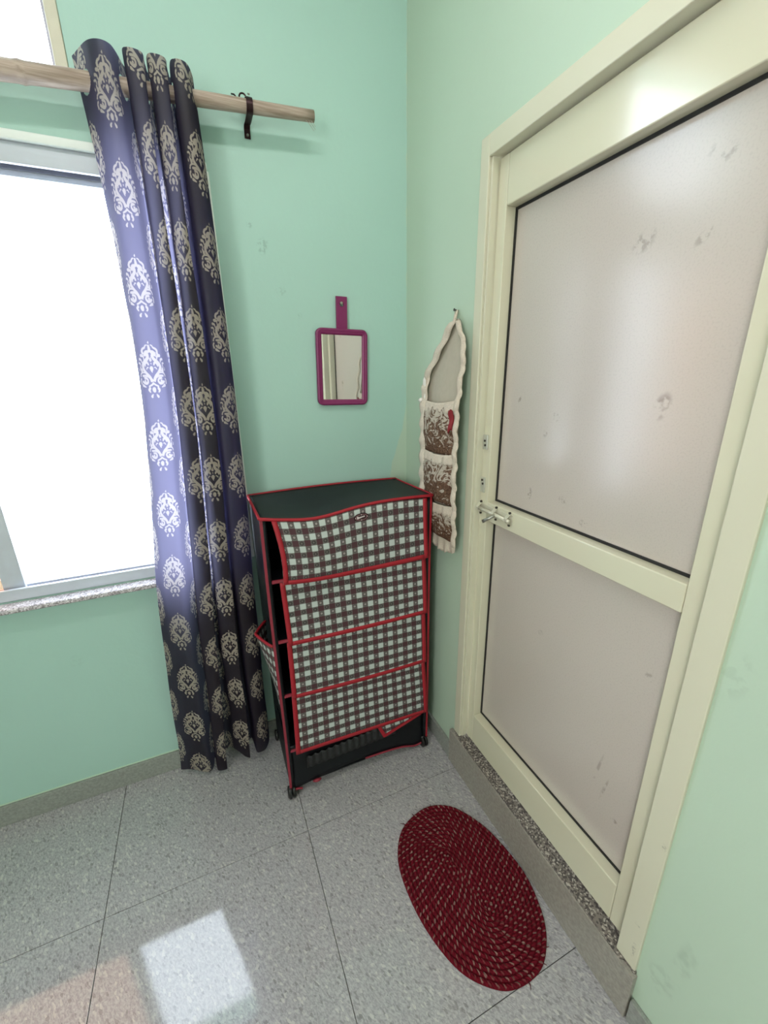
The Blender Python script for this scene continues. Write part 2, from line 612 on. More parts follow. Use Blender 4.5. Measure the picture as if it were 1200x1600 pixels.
# ------------------------------------------------------------------ room shell
XL, YF, ZC, TH = -2.75, -3.35, 2.9, 0.2
FL = 0.02                     # floor level: the camera stands 1.48 m above it
WX0, WX1, WZ0, WZ1 = -2.0, -0.645, 0.855, 2.085        # main window opening
VX0, VX1, VZ0, VZ1 = -1.75, -0.932, 2.205, 2.75        # small upper window opening
def wall_with_holes(axis, a0, a1, t0, t1, z0, z1, holes):
    """slab with rectangular holes, built from boxes on a grid of cut lines"""
    mb = MB()
    xs = sorted({a0, a1} | {h[0] for h in holes} | {h[1] for h in holes})
    zs = sorted({z0, z1} | {h[2] for h in holes} | {h[3] for h in holes})
    key = {}
    for i in range(len(xs) - 1):
        for j in range(len(zs) - 1):
            cx, cz = (xs[i] + xs[i + 1]) / 2, (zs[j] + zs[j + 1]) / 2
            key[i, j] = not any(h[0] < cx < h[1] and h[2] < cz < h[3] for h in holes)
    def P(a, t, z):
        return (a, t, z) if axis == 'x' else (t, a, z)
    nz, nx = len(zs), len(xs)
    vid = {}
    vs, fs = [], []
    def V(i, j, t):
        k = (i, j, t)
        if k not in vid:
            vid[k] = len(vs)
            vs.append(P(xs[i], (t0, t1)[t], zs[j]))
        return vid[k]
    for (i, j), ok in key.items():
        if not ok:
            continue
        for t in (0, 1):
            fs.append((V(i, j, t), V(i + 1, j, t), V(i + 1, j + 1, t), V(i, j + 1, t)))
        for (di, dj, e) in ((-1, 0, ((i, j), (i, j + 1))), (1, 0, ((i + 1, j), (i + 1, j + 1))),
                            (0, -1, ((i, j), (i + 1, j))), (0, 1, ((i, j + 1), (i + 1, j + 1)))):
            if not key.get((i + di, j + dj), False):
                (a, b), (c, d) = e
                fs.append((V(a, b, 0), V(c, d, 0), V(c, d, 1), V(a, b, 1)))
    mb.add(vs, fs)
    return mb
struct(wall_with_holes('x', XL - TH, TH, 0.0, TH, 0, ZC, [(WX0, WX1, WZ0, WZ1), (VX0, VX1, VZ0, VZ1)]).build('wall_back', M['wall_back']),
       'mint green painted wall with the window and hanging hand mirror', 'wall')
DY0, DY1, DZ1 = -1.198, -0.435, 2.066                   # door frame outer limits
struct(wall_with_holes('y', YF - TH, 0.0, 0.0, TH, 0, ZC, [(DY0, DY1, 0.0, DZ1)]).build('wall_right', M['wall_right']),
       'pale green painted wall with the cream door in it', 'wall')
struct(MB().box(XL - TH, XL, YF - TH, 0.0, 0, ZC).build('wall_left', M['wall_plain']), 'pale green wall out of view on the left', 'wall')
struct(MB().box(XL, 0.0, YF - TH, YF, 0, ZC).build('wall_front', M['wall_plain']), 'pale green wall behind the camera', 'wall')
struct(MB().box(XL - TH, TH, YF - TH, TH, ZC, ZC + 0.15).build('ceiling', M['ceiling']), 'white flat ceiling above the room', 'ceiling')
floor = struct(MB().box(XL - TH, TH, YF - TH, TH, -0.15, FL - 0.006).build('floor', M['grout']), 'grey speckled tile floor', 'floor')
# floor tiles, laid from the joints the photograph shows
TS = 0.600
tile_mesh = {}
x_lines = [-0.006 + TS * k for k in range(-5, 2)]
y_lines = [-0.4615 + TS * k for k in range(-5, 2)]
for i in range(len(x_lines) - 1):
    for j in range(len(y_lines) - 1):
        x0, x1 = max(x_lines[i], XL), min(x_lines[i + 1], 0.0)
        y0, y1 = max(y_lines[j], YF), min(y_lines[j + 1], 0.0)
        if x1 - x0 < 0.003 or y1 - y0 < 0.003:
            continue
        key = (round(x1 - x0, 4), round(y1 - y0, 4))
        g = 0.0008
        if key not in tile_mesh:
            hx, hy = (x1 - x0) / 2 - g, (y1 - y0) / 2 - g
            o = MB().box(-hx, hx, -hy, hy, -0.006, 0.0).build('tile', M['tile'], None, bevel=0.0008, seg=1)
            tile_mesh[key] = o
            o.parent = floor
        else:
            o = tile_mesh[key].copy()
            COL.objects.link(o)
            o.parent = floor
        o.location = ((x0 + x1) / 2, (y0 + y1) / 2, FL)

# skirting tiles
bb = empty('baseboard_back', (-1.35, 0, 0))
struct(bb, 'grey tile skirting along the mint wall', 'baseboard')
for x0, x1 in ((XL, -1.90), (-1.90, -0.62), (-0.62, 0.0)):
    MB().box(x0 + 0.0006, x1 - 0.0006, -0.011, 0.0, FL + 0.0005, 0.103).build('skirting_tile', M['skirting'], bb, bevel=0.0015)
br = empty('baseboard_right', (0, -1.5, 0))
struct(br, 'grey tile skirting along the door wall', 'baseboard')
for y0, y1 in ((-0.4145, -0.0115), (-1.8, -1.2065), (-2.4, -1.8), (-3.0, -2.4), (YF, -3.0)):
    MB().box(-0.012, 0.0, y0 + 0.0006, y1 - 0.0006, FL + 0.0005, 0.095).build('skirting_tile', M['skirting'], br, bevel=0.0015)
# paint bead on top of the skirting
MB().tube([(XL + 0.002, -0.001, 0.105), (-0.002, -0.001, 0.105)], 0.0025, 6).build('paint_bead', M['wall_plain'], bb)

# step below the door: riser tile and granite slab
tr1 = empty('trim_1', (0, -0.8, 0))
struct(tr1, 'raised door step with grey riser tile and granite top', 'door step')
MB().box(-0.016, 0.0, -1.204, -0.416, FL + 0.0005, 0.172).build('riser_tile', M['riser'], tr1, bevel=0.002)
gp = [(-0.012, -0.470), (-0.012, -1.165), (-0.004, -1.172), (-0.006, -1.198), (0.0, -1.2), (0.11, -1.2), (0.11, -0.435), (0.0, -0.435), (-0.006, -0.44)]
MB().prism(gp, 'z', 0.12, 0.181).build('granite_slab', M['granite'], tr1, bevel=0.002)

# ------------------------------------------------------------------ door
dr = empty('door_1', (0.02, -0.82, 0.185))
struct(dr, 'cream two-panel door in a cream frame above the granite step', 'door')
FY0, FY1, FZ = -1.150, -0.471, 2.018
fr = MB()
fr.box(-0.007, 0.11, FY1, DY1, 0.1815, DZ1)
fr.box(-0.007, 0.11, DY0, FY0, 0.1815, DZ1)
fr.box(-0.007, 0.11, FY0, FY1, FZ, DZ1)
frame_o = fr.build('door_frame', M['frame_paint'], dr, bevel=0.0025)
# thin stop bead line seen on the frame
MB().box(0.0, 0.018, FY1 - 0.0085, FY1 - 0.0005, 0.19, FZ - 0.0005).build('stop_bead', M['frame_paint'], dr, bevel=0.001)
# leaf
LX0, LX1 = 0.021, 0.066
LY0, LY1 = -1.147, -0.4805                        # right and left edges of the leaf
PY0, PY1 = -1.107, -0.514                          # panel opening (right, left)
Z0, Z1 = 0.190, 2.014
RB, M0, M1, RT = 0.312, 1.071, 1.131, 1.904        # bottom rail top, mid rail, top rail underside
def rail_box(y0, y1, z0, z1):
    return MB().box(LX0, LX1, y0, y1, z0, z1)
rail_box(PY1, LY1, Z0, Z1).build('stile', M['door_paint'], dr, bevel=0.0025)
rail_box(LY0, PY0, Z0, Z1).build('stile', M['door_paint'], dr, bevel=0.0025)
g = 0.0006
top_r = rail_box(PY0 + g, PY1 - g, RT, Z1).build('top_rail', M['door_paint'], dr, bevel=0.003)
rail_box(PY0 + g, PY1 - g, M0, M1).build('middle_rail', M['door_paint'], dr, bevel=0.003)
rail_box(PY0 + g, PY1 - g, Z0, RB).build('bottom_rail', M['door_paint'], dr, bevel=0.003)
PX = 0.054
for (z0, z1) in ((RB, M0), (M1, RT)):
    MB().box(PX, PX + 0.008, PY0 - 0.0, PY1 + 0.0, z0, z1).build('door_panel', M['door_panel'], dr)
    q = MB()
    gw = 0.0065
    q.box(PX - 0.003, PX, PY0, PY0 + gw, z0, z1)
    q.box(PX - 0.003, PX, PY1 - gw, PY1, z0, z1)
    q.box(PX - 0.003, PX, PY0 + gw, PY1 - gw, z0, z0 + gw)
    q.box(PX - 0.003, PX, PY0 + gw, PY1 - gw, z1 - gw, z1)
    q.build('gasket', M['gasket'], dr)
# tower bolt across the left stile and middle rail
bz = 1.108
def bolt_z(y):
    return bz + (y + 0.50) * 0.02
bolt = MB()
bolt.tube([(0.010, -0.455, bolt_z(-0.455)), (0.010, -0.632, bolt_z(-0.632))], 0.0058, 14)
bolt_o = bolt.build('bolt', M['bolt_paint'], dr, smooth=True)
kb = MB()
kb.tube([(0.010, -0.572, bz), (-0.004, -0.566, bz - 0.008), (-0.022, -0.552, bz - 0.022)], [0.0045, 0.0045, 0.0055], 12)
kb.build('bolt_knob', M['steel'], bolt_o, smooth=True)
bp = MB()
for y in (-0.487, -0.562, -0.622):
    n = 12
    pts = [(0.0195, y, bz + 0.016), (0.012, y, bz + 0.012), (0.0035, y, bz + 0.004), (0.0035, y, bz - 0.004), (0.012, y, bz - 0.012), (0.0195, y, bz - 0.016)]
    bp.ribbon(pts, (0, 1, 0), 0.012, (1, 0, 0), 0.002)
bp.box(0.0188, 0.021, -0.635, -0.4815, bz - 0.013, bz + 0.013)
bp.build('bolt_plate', M['bolt_paint'], dr, bevel=0.0006)
for y in (-0.487, -0.562, -0.622):
    for s in (-1, 1):
        MB().cyl((0.0215, y, bz + s * 0.0185), (0.0165, y, bz + s * 0.0185), 0.0036, 10).build('bolt_screw', M['screw_dark'], dr)
# catch on the frame
ct = MB()
ct.tube([(0.010 + 0.009 * math.cos(a), -0.4655, bolt_z(-0.455) + 0.009 * math.sin(a)) for a in [2 * PI * i / 16 for i in range(16)]], 0.0022, 8, closed=True)
ct.build('bolt_catch', M['screw_dark'], dr, smooth=True)
# pale plate with screws higher up the left stile
MB().box(0.0165, 0.0212, -0.503, -0.4815, 1.290, 1.334).build('strike_plate', M['plate'], dr, bevel=0.002)
MB().box(0.0165, 0.0212, -0.500, -0.4815, 1.157, 1.205).build('strike_plate', M['plate'], dr, bevel=0.002)
for (y, z) in ((-0.491, 1.316), (-0.4935, 1.303), (-0.489, 1.196), (-0.493, 1.185)):
    MB().cyl((0.0165, y, z), (0.0145, y, z), 0.0034, 10).build('plate_screw', M['screw_dark'], dr)

# ------------------------------------------------------------------ main window
wn = empty('window_1', (-1.32, 0.0, 0.87))
struct(wn, 'sliding window with pale frame beside the curtain', 'window')
G2 = 0.0006
fm = MB()
fm.box(WX0 + G2, WX1 - G2, 0.0, 0.012, WZ0 + G2, 0.893)         # front lip of the bottom member
fm.box(WX0 + G2, WX1 - G2, 0.012, 0.095, WZ0 + G2, 0.864)
fm.box(WX0 + G2, WX1 - G2, 0.0, 0.012, 2.022, WZ1 - G2)         # head
fm.box(WX0 + G2, WX1 - G2, 0.012, 0.095, 2.052, WZ1 - G2)
fm.box(WX0 + G2, WX0 + 0.045, 0.0, 0.095, 0.893, 2.022)
fm.box(WX1 - 0.045, WX1 - G2, 0.0, 0.095, 0.893, 2.022)
fm.build('window_frame', M['aluminium'], wn, bevel=0.002)
ov = MB()
ov.box(WX0 - 0.012, WX1 + 0.006, -0.014, -0.0004, 2.066, 2.088)    # bright plaster lip round the opening
ov.box(WX1 - 0.012, WX1 + 0.010, -0.014, -0.0004, 0.872, 2.066)
ov.box(WX0 - 0.012, WX0 + 0.006, -0.014, -0.0004, 0.872, 2.066)
ov.build('window_lip', M['white_trim'], wn, bevel=0.005, seg=3)
for (y, z0, z1) in ((0.0225, 0.864, 0.886), (0.0475, 0.864, 0.880), (0.0225, 2.027, 2.052), (0.0475, 2.024, 2.052)):
    MB().box(WX0 + 0.046, WX1 - 0.046, y, y + 0.003, z0, z1).build('track', M['track'], wn)
def sash(x0, x1, y, glassmat, sw):
    q = MB()
    z0, z1 = 0.8655, 2.0505
    q.box(x0, x0 + sw, y, y + 0.014, z0, z1)
    q.box(x1 - sw, x1, y, y + 0.014, z0, z1)
    q.box(x0 + sw, x1 - sw, y, y + 0.014, z0, z0 + 0.0185)
    q.box(x0 + sw, x1 - sw, y, y + 0.014, z1 - 0.040, z1)
    so = q.build('sash', M['aluminium'], wn, bevel=0.0015)
    MB().box(x0 + sw, x1 - sw, y + 0.005, y + 0.009, z0 + 0.0185, z1 - 0.040).build('pane', glassmat, so)
    return so
sash(WX0 + 0.047, -1.333, 0.028, M['tinted'], 0.056)
sash(-1.385, WX1 - 0.047, 0.054, M['glass'], 0.040)
MB().box(WX0 - 0.03, WX1 - 0.012, -0.052, -0.0004, 0.836, 0.8535).build('sill', M['sill_stone'], wn, bevel=0.006, seg=3)

# small upper window
vn = empty('window_2', (-1.34, 0.0, 2.2))
struct(vn, 'small upper window with cream frame above the bamboo rod', 'window')
q = MB()
fw = 0.028
q.box(VX0 + G2, VX1 - G2, -0.004, 0.06, VZ0 + G2, VZ0 + fw)
q.box(VX0 + G2, VX1 - G2, -0.004, 0.06, VZ1 - fw, VZ1 - G2)
q.box(VX0 + G2, VX0 + fw, -0.004, 0.06, VZ0 + fw, VZ1 - fw)
q.box(VX1 - fw, VX1 - G2, -0.004, 0.06, VZ0 + fw, VZ1 - fw)
q.build('window_frame', M['vent_frame'], vn, bevel=0.003)
MB().box(VX0 + fw, VX1 - fw, 0.034, 0.038, VZ0 + fw, VZ1 - fw).build('pane', M['glass'], vn)
MB().box(VX1 - fw - 0.006, VX1 - fw - 0.0005, 0.006, 0.0335, VZ0 + fw, VZ1 - fw).build('glazing_bead', M['track'], vn)

# ------------------------------------------------------------------ bamboo rod and bracket
ROD_Y = -0.072
RA, RB_ = Vector((-2.1, ROD_Y, 2.105)), Vector((-0.336, ROD_Y, 2.2195))
def rod_pt(t):
    return RA.lerp(RB_, t)
def rod_z(x):
    return RA.z + (RB_.z - RA.z) * (x - RA.x) / (RB_.x - RA.x)
def rod_r(x):
    return 0.0142 + (0.0215 - 0.0142) * max(0.0, (-0.336 - x)) / 0.76
rod = MB()
pts, rr = [], []
nodes = [-1.78, -1.42, -1.02]
xs = set(np.linspace(RA.x, RB_.x, 40).tolist())
for nx_ in nodes:
    xs |= {nx_ - 0.012, nx_ - 0.005, nx_, nx_ + 0.005, nx_ + 0.012}
for x in sorted(xs):
    t = (x - RA.x) / (RB_.x - RA.x)
    r = min(rod_r(x), 0.0235)
    k = min(abs(x - a) for a in nodes)
    r += 0.0022 * math.exp(-(k / 0.006) ** 2)
    p = rod_pt(t)
    p.z += 0.002 * math.sin(x * 5)
    pts.append(p)
    rr.append(r)
rod.tube(pts, rr, 20)
rod_root = empty('curtain_rod', (-1.2, ROD_Y, 2.16))
tag(rod_root, 'tapered brown bamboo stick used as curtain rod above the window', 'curtain rod')
rod.build('stick', M['bamboo'], rod_root, smooth=True)
fb = MB()
ex = RB_
for k, (dx, dz, l) in enumerate(((-0.03, -0.012, 0.03), (-0.022, -0.012, 0.026), (-0.014, -0.012, 0.018))):
    a = Vector((ex.x + dx, ex.y - 0.004, ex.z + dz))
    fb.tube([a, a + Vector((l * 0.5, -0.002, -l * 0.42)), a + Vector((l * 0.9, -0.004, -l * 0.95))], [0.0008, 0.0006, 0.0003], 6)
fb.build('loose_fibre', M['bamboo'], rod_root)

bk = empty('rod_bracket', (-0.52, -0.0005, 2.17))
tag(bk, 'dark metal clamp holding the bamboo rod to the mint wall', 'bracket')
bx = -0.516
zc = rod_z(bx)
r = rod_r(bx) + 0.0015
loop = [(bx, -0.0025, zc + r + 0.020), (bx, -0.0025, zc + r + 0.008), (bx, -0.012, zc + r + 0.003)]
for i in range(13):
    a = PI / 2 + PI * i / 12
    loop.append((bx, ROD_Y + 0.0 + math.cos(a) * (r + 0.001), zc + math.sin(a) * (r + 0.001)))
loop += [(bx, -0.034, zc - r - 0.001), (bx, -0.012, zc - r + 0.002), (bx, -0.0035, zc - r - 0.004), (bx, -0.0025, zc - r - 0.016), (bx, -0.0025, zc - r - 0.026)]
MB().ribbon(loop, (1, 0, 0), 0.017, (0, 0.55, 0.83), 0.0022).build('strap', M['bracket'], bk, bevel=0.0008)
eye = MB()
eye.tube([(bx - 0.012 + 0.009 * math.cos(a), -0.058, zc + r + 0.006 + 0.009 * math.sin(a)) for a in [PI * i / 10 for i in range(11)]], 0.0022, 8)
eye.tube([(bx - 0.040, -0.05, zc + r + 0.012), (bx - 0.034, -0.058, zc + r + 0.008), (bx - 0.026, -0.06, zc + r - 0.002)], 0.002, 8)
eye.build('wire_hook', M['bracket'], bk, smooth=True)
MB().cyl((bx, -0.0035, zc - r - 0.019), (bx, -0.008, zc - r - 0.019), 0.0035, 10).build('screw', M['steel'], bk)
MB().cyl((bx, ROD_Y - 0.012, zc + r + 0.001), (bx, ROD_Y - 0.014, zc + r + 0.004), 0.003, 10).build('screw', M['steel'], bk)

# ------------------------------------------------------------------ curtain with printed damask
def damask(X, Y):
    """print mask of one motif, X mirrored, Y in [-.5, .5], unit = motif height"""
    A = np.abs(X)
    d = np.full(A.shape, 9.0)
    def stroke(pts, r0, r1=None, rm=None):
        nonlocal d
        r1 = r0 if r1 is None else r1
        P = np.array(pts, float)
        if len(P) > 2:                       # smooth the path
            for _ in range(2):
                Q = [P[0]]
                for a, b in zip(P[:-1], P[1:]):
                    Q += [a * .75 + b * .25, a * .25 + b * .75]
                Q.append(P[-1])
                P = np.array(Q)
        L = np.r_[0, np.cumsum(np.hypot(*np.diff(P, axis=0).T))]
        L /= L[-1]
        for i in range(len(P) - 1):
            a, b = P[i], P[i + 1]
            ab = b - a
            t = np.clip(((A - a[0]) * ab[0] + (Y - a[1]) * ab[1]) / max(1e-9, ab @ ab), 0, 1)
            s = L[i] + (L[i + 1] - L[i]) * t
            rad = r0 + (r1 - r0) * s
            if rm is not None:
                rad = np.where(s < .5, r0 + (rm - r0) * s * 2, rm + (r1 - rm) * (s * 2 - 1))
            d = np.minimum(d, np.hypot(A - a[0] - ab[0] * t, Y - a[1] - ab[1] * t) - rad)
    stroke([(0, .485), (0, .455)], .006, .024)                                   # bud
    stroke([(0, .40), (0, .33)], .026, .040)                                     # fleur
    stroke([(.03, .30), (.08, .315), (.13, .29)], .026, .016)
    stroke([(.045, .415), (.09, .405), (.10, .37), (.16, .355), (.195, .32), (.185, .285)], .014, .030, .022)
    stroke([(.125, .255), (.075, .275), (.045, .225), (.10, .165), (.20, .105), (.225, .03), (.16, -.05), (.06, -.115), (.012, -.19)], .036, .020, .036)
    stroke([(.165, .170), (.165, .230), (.235, .240)], .014, .032)
    stroke([(.235, .125), (.245, .175), (.295, .180)], .014, .028)
    stroke([(.28, .06), (.29, .120), (.335, .11)], .014, .020)
    stroke([(.265, -.02), (.285, .02), (.305, .055)], .034, .010)
    stroke([(.345, -.005), (.355, .04)], .020, .010)
    stroke([(.155, .06), (.135, .115), (.085, .125), (.070, .090)], .016, .024)
    stroke([(.125, .01), (.095, .045), (.075, .035)], .016, .014)
    stroke([(0, .015), (0, -.045)], .050, .014)                                  # heart
    stroke([(0, .215), (0, .165)], .008, .034)
    stroke([(0, .105), (0, .095)], .018, .014)
    stroke([(.045, -.20), (.075, -.130), (.16, -.100), (.255, -.105)], .022, .022)
    stroke([(.215, -.145), (.14, -.150), (.120, -.205), (.18, -.250), (.27, -.205)], .020, .026, .026)
    stroke([(.195, -.195), (.215, -.185)], .022, .018)
    stroke([(.17, -.055), (.25, -.045), (.31, -.065), (.33, -.11)], .014, .020)
    stroke([(.32, -.155), (.35, -.18), (.335, -.235)], .020, .024)
    stroke([(.20, -.300), (.28, -.270)], .014, .030)
    stroke([(0, -.235), (.05, -.265), (.115, -.285)], .022, .018)
    stroke([(0, -.345), (0, -.355)], .050, .046)
    stroke([(.105, -.325), (.14, -.350), (.105, -.385)], .030, .020)
    stroke([(.045, -.43), (.075, -.465)], .016, .032)
    return d

def build_curtain():
    H = 2.25 - 0.047
    # plan of the cloth at four heights: pleats that double back behind their fronts
    ZK = [2.25, 2.02, 1.50, 0.90, 0.05]
    PLAN = [
        [(-.918, -.030), (-.870, -.105), (-.828, -.108), (-.806, -.034), (-.802, -.105), (-.764, -.108), (-.759, -.066), (-.755, -.034), (-.750, -.105), (-.714, -.108), (-.709, -.066), (-.704, -.034), (-.699, -.105), (-.664, -.106), (-.650, -.034), (-.690, -.028)],
        [(-.905, -.045), (-.872, -.118), (-.828, -.122), (-.808, -.060), (-.798, -.116), (-.766, -.120), (-.776, -.090), (-.756, -.055), (-.748, -.114), (-.716, -.120), (-.726, -.090), (-.702, -.055), (-.696, -.112), (-.660, -.112), (-.650, -.062), (-.726, -.046)],
        [(-.902, -.060), (-.888, -.128), (-.834, -.134), (-.814, -.078), (-.808, -.126), (-.766, -.130), (-.802, -.100), (-.763, -.072), (-.757, -.124), (-.712, -.130), (-.752, -.100), (-.709, -.072), (-.698, -.122), (-.657, -.120), (-.650, -.076), (-.742, -.058)],
        [(-.954, -.092), (-.926, -.120), (-.874, -.134), (-.845, -.090), (-.838, -.126), (-.790, -.132), (-.828, -.106), (-.786, -.084), (-.779, -.126), (-.728, -.132), (-.768, -.106), (-.724, -.084), (-.713, -.124), (-.670, -.122), (-.658, -.090), (-.745, -.072)],
        [(-1.014, -.052), (-.975, -.068), (-.912, -.108), (-.888, -.074), (-.880, -.114), (-.846, -.120), (-.866, -.092), (-.832, -.060), (-.800, -.080), (-.757, -.122), (-.772, -.094), (-.742, -.060), (-.728, -.108), (-.694, -.104), (-.678, -.070), (-.735, -.046)]]
    NC, SUB = len(PLAN[0]), 40
    def spline(pts):
        p = np.array(pts)
        q = np.vstack([2 * p[0] - p[1], p, 2 * p[-1] - p[-2]])
        t = np.linspace(0, 1, SUB, endpoint=False)[:, None]
        out = []
        for k in range(NC - 1):
            a, b, c, d = q[k:k + 4]
            out.append(0.5 * (2 * b + (c - a) * t + (2 * a - 5 * b + 4 * c - d) * t ** 2 + (3 * b - 3 * c + d - a) * t ** 3))
        return np.vstack(out + [p[-1:]])
    rowsxy = [spline(p) for p in PLAN]
    ref = rowsxy[2]
    arc = np.r_[0, np.cumsum(np.hypot(*np.diff(ref, axis=0).T))]
    upar = np.linspace(0, NC - 1, len(arc))
    NU, NV = int(arc[-1] / 0.0022), 1000
    s = np.linspace(0, arc[-1], NU + 1)
    ucol = np.interp(s, arc, upar)
    KX = np.array([np.interp(ucol, upar, r[:, 0]) for r in rowsxy])
    KY = np.array([np.interp(ucol, upar, r[:, 1]) for r in rowsxy])
    hz = np.linspace(0, 1, NV + 1)
    SS, VV = np.meshgrid(s, hz)
    Z = 2.25 - VV * H
    zk = np.array(ZK)[::-1]
    zr = Z[:, 0]
    def smooth_interp(K):
        Kr = K[::-1]
        i = np.clip(np.searchsorted(zk, zr) - 1, 0, len(zk) - 2)
        t = (zr - zk[i]) / (zk[i + 1] - zk[i])
        m = np.gradient(Kr, zk, axis=0)
        h = (zk[i + 1] - zk[i])[:, None]
        t = t[:, None]
        return ((2 * t ** 3 - 3 * t ** 2 + 1) * Kr[i] + (t ** 3 - 2 * t ** 2 + t) * h * m[i]
                + (-2 * t ** 3 + 3 * t ** 2) * Kr[i + 1] + (t ** 3 - t ** 2) * h * m[i + 1])
    X = smooth_interp(KX)
    Y = smooth_interp(KY)
    drop = np.clip((2.0 - Z) / 2.0, 0, 1)
    X = X + drop * 0.004 * np.sin(Z * 5.1 + 1.0) + drop * 0.0018 * np.sin(Z * 13 + SS * 9)
    Y = Y + drop * 0.003 * np.sin(Z * 4.3 + SS * 6 + 1.0)
    # hem: cloth that lies back hangs a little shorter
    back = np.clip((Y + 0.108) / 0.05, 0, 1)
    us = np.broadcast_to(ucol, SS.shape)
    rise = 0.040 * back * np.clip((us - 2.5) / 0.5, 0, 1) + 0.020 * np.clip((us - 6) / 3.0, 0, 1)
    Z = Z + rise * np.clip((0.7 - Z) / 0.65, 0, 1)
    # printed motifs in a half-drop repeat
    mask = np.zeros_like(SS)
    MH, STEP = 0.154, 0.2085
    cloth_z = 2.25 - VV * H
    def s_at(u):
        return float(np.interp(u, upar, arc))
    cA = s_at(1.52)
    cols = [(cA - 0.088, 1), (cA, 0), (s_at(3.15), 1), (s_at(4.95), 1), (s_at(6.9), 0), (s_at(8.45), 1), (s_at(10.2), 0), (s_at(13.0), 1)]
    for sc_, ph_ in cols:
        off = 0.905 - (STEP * 0.54 if ph_ else 0)
        kk = np.round((cloth_z - off) / STEP)
        Yl = (cloth_z - off - kk * STEP) / MH
        Xl = (SS - sc_) / (MH * 0.66)
        sel = (np.abs(Xl) < 0.42) & (np.abs(Yl) < 0.52)
        d = damask(Xl[sel], Yl[sel])
        mask[sel] = np.maximum(mask[sel], np.clip(0.5 - (d + 0.004) / 0.018, 0, 1))

    verts = np.stack([X, Y, Z], -1).reshape(-1, 3).astype(np.float32)
    idx = np.arange((NU + 1) * (NV + 1)).reshape(NV + 1, NU + 1)
    quads = np.stack([idx[:-1, :-1], idx[1:, :-1], idx[1:, 1:], idx[:-1, 1:]], -1).reshape(-1, 4)
    # eyelet holes where the rod passes through
    c = verts[quads].mean(1)
    rz = RA.z + (RB_.z - RA.z) * (c[:, 0] - RA.x) / (RB_.x - RA.x)
    keep = np.hypot(c[:, 1] - ROD_Y, c[:, 2] - rz) > 0.0235
    quads = quads[keep]
    me = bpy.data.meshes.new('curtain')
    me.vertices.add(len(verts))
    me.vertices.foreach_set('co', verts.ravel())
    me.loops.add(quads.size)
    me.loops.foreach_set('vertex_index', quads.ravel().astype(np.int32))
    me.polygons.add(len(quads))
    me.polygons.foreach_set('loop_start', (np.arange(len(quads)) * 4).astype(np.int32))
    me.polygons.foreach_set('loop_total', np.full(len(quads), 4, np.int32))
    me.polygons.foreach_set('use_smooth', np.ones(len(quads), bool))
    me.update(calc_edges=True)
    at = me.attributes.new('print', 'FLOAT', 'POINT')
    at.data.foreach_set('value', mask.ravel().astype(np.float32))
    uvl = me.uv_layers.new(name='UVMap')
    uv = np.stack([SS, cloth_z], -1).reshape(-1, 2).astype(np.float32)
    uvl.data.foreach_set('uv', uv[quads.ravel()].ravel())
    me.materials.append(M['curtain'])
    o = bpy.data.objects.new('curtain', me)
    COL.objects.link(o)
    return o
tag(build_curtain(), 'dark brown eyelet curtain printed with cream damask motifs, gathered at the window edge', 'curtain')

# ------------------------------------------------------------------ hand mirror hung on the wall
mir = empty('hand_mirror', (-0.261, -0.010, 1.535))
tag(mir, 'rectangular purple framed hand mirror hung by its handle on mint wall', 'mirror')
mir.rotation_euler = (math.radians(0.6), math.radians(1.3), 0)
MW, MH_ = 0.189, 0.258
def rrect(wd, ht, r, n=6):
    out = []
    for cx, cz, a0 in ((wd / 2 - r, ht / 2 - r, 0), (-wd / 2 + r, ht / 2 - r, PI / 2), (-wd / 2 + r, -ht / 2 + r, PI), (wd / 2 - r, -ht / 2 + r, 1.5 * PI)):
        for i in range(n + 1):
            a = a0 + PI / 2 * i / n
            out.append((cx + r * math.cos(a), cz + r * math.sin(a)))
    return out
def ring_surface(profile):
    """profile: list of (inset, y); nested rounded rectangles joined into a frame"""
    mb = MB()
    loops = []
    for ins, y in profile:
        loops.append([(p[0], y, p[1]) for p in rrect(MW - 2 * ins, MH_ - 2 * ins, max(0.002, 0.020 - ins * 0.9))])
    n = len(loops[0])
    vs = [p for l in loops for p in l]
    fs = []
    L = len(loops)
    for k in range(L):
        k2 = (k + 1) % L
        for i in range(n):
            fs.append((k * n + i, k * n + (i + 1) % n, k2 * n + (i + 1) % n, k2 * n + i))
    mb.add(vs, fs)
    return mb
def local_build(mb, name, mat, parent, **kw):
    """mesh given in the parent's own axes"""
    o = mb.build(name, mat, None, **kw)
    o.parent = parent
    return o
local_build(ring_surface([(0.0, 0.008), (0.0, -0.004), (0.003, -0.008), (0.008, -0.0075), (0.010, -0.0055), (0.013, -0.006), (0.018, -0.0045), (0.0205, -0.001), (0.0205, 0.008)]),
            'mirror_frame', M['purple'], mir, smooth=True)
local_build(MB().box(-MW / 2 + 0.019, MW / 2 - 0.019, 0.0005, 0.006, -MH_ / 2 + 0.019, MH_ / 2 - 0.019), 'mirror_glass', M['mirror'], mir)
hd = MB()
hw, z0, z1, hz_, hr = 0.0195, MH_ / 2 - 0.004, MH_ / 2 + 0.101, MH_ / 2 + 0.077, 0.0075
N = 24
sq = []
for i in range(N):
    a = 2 * PI * i / N + PI / 4
    cx, cz = math.cos(a), math.sin(a)
    k = 1 / max(abs(cx), abs(cz))
    sq.append((cx * k * hw, hz_ + (cz * k) * (z1 - hz_ if cz > 0 else 0.024)))
ci = [(hr * math.cos(2 * PI * i / N + PI / 4), hz_ + hr * math.sin(2 * PI * i / N + PI / 4)) for i in range(N)]
vs, fs = [], []
for y in (-0.004, 0.004):
    vs += [(p[0], y, p[1]) for p in sq] + [(p[0], y, p[1]) for p in ci]
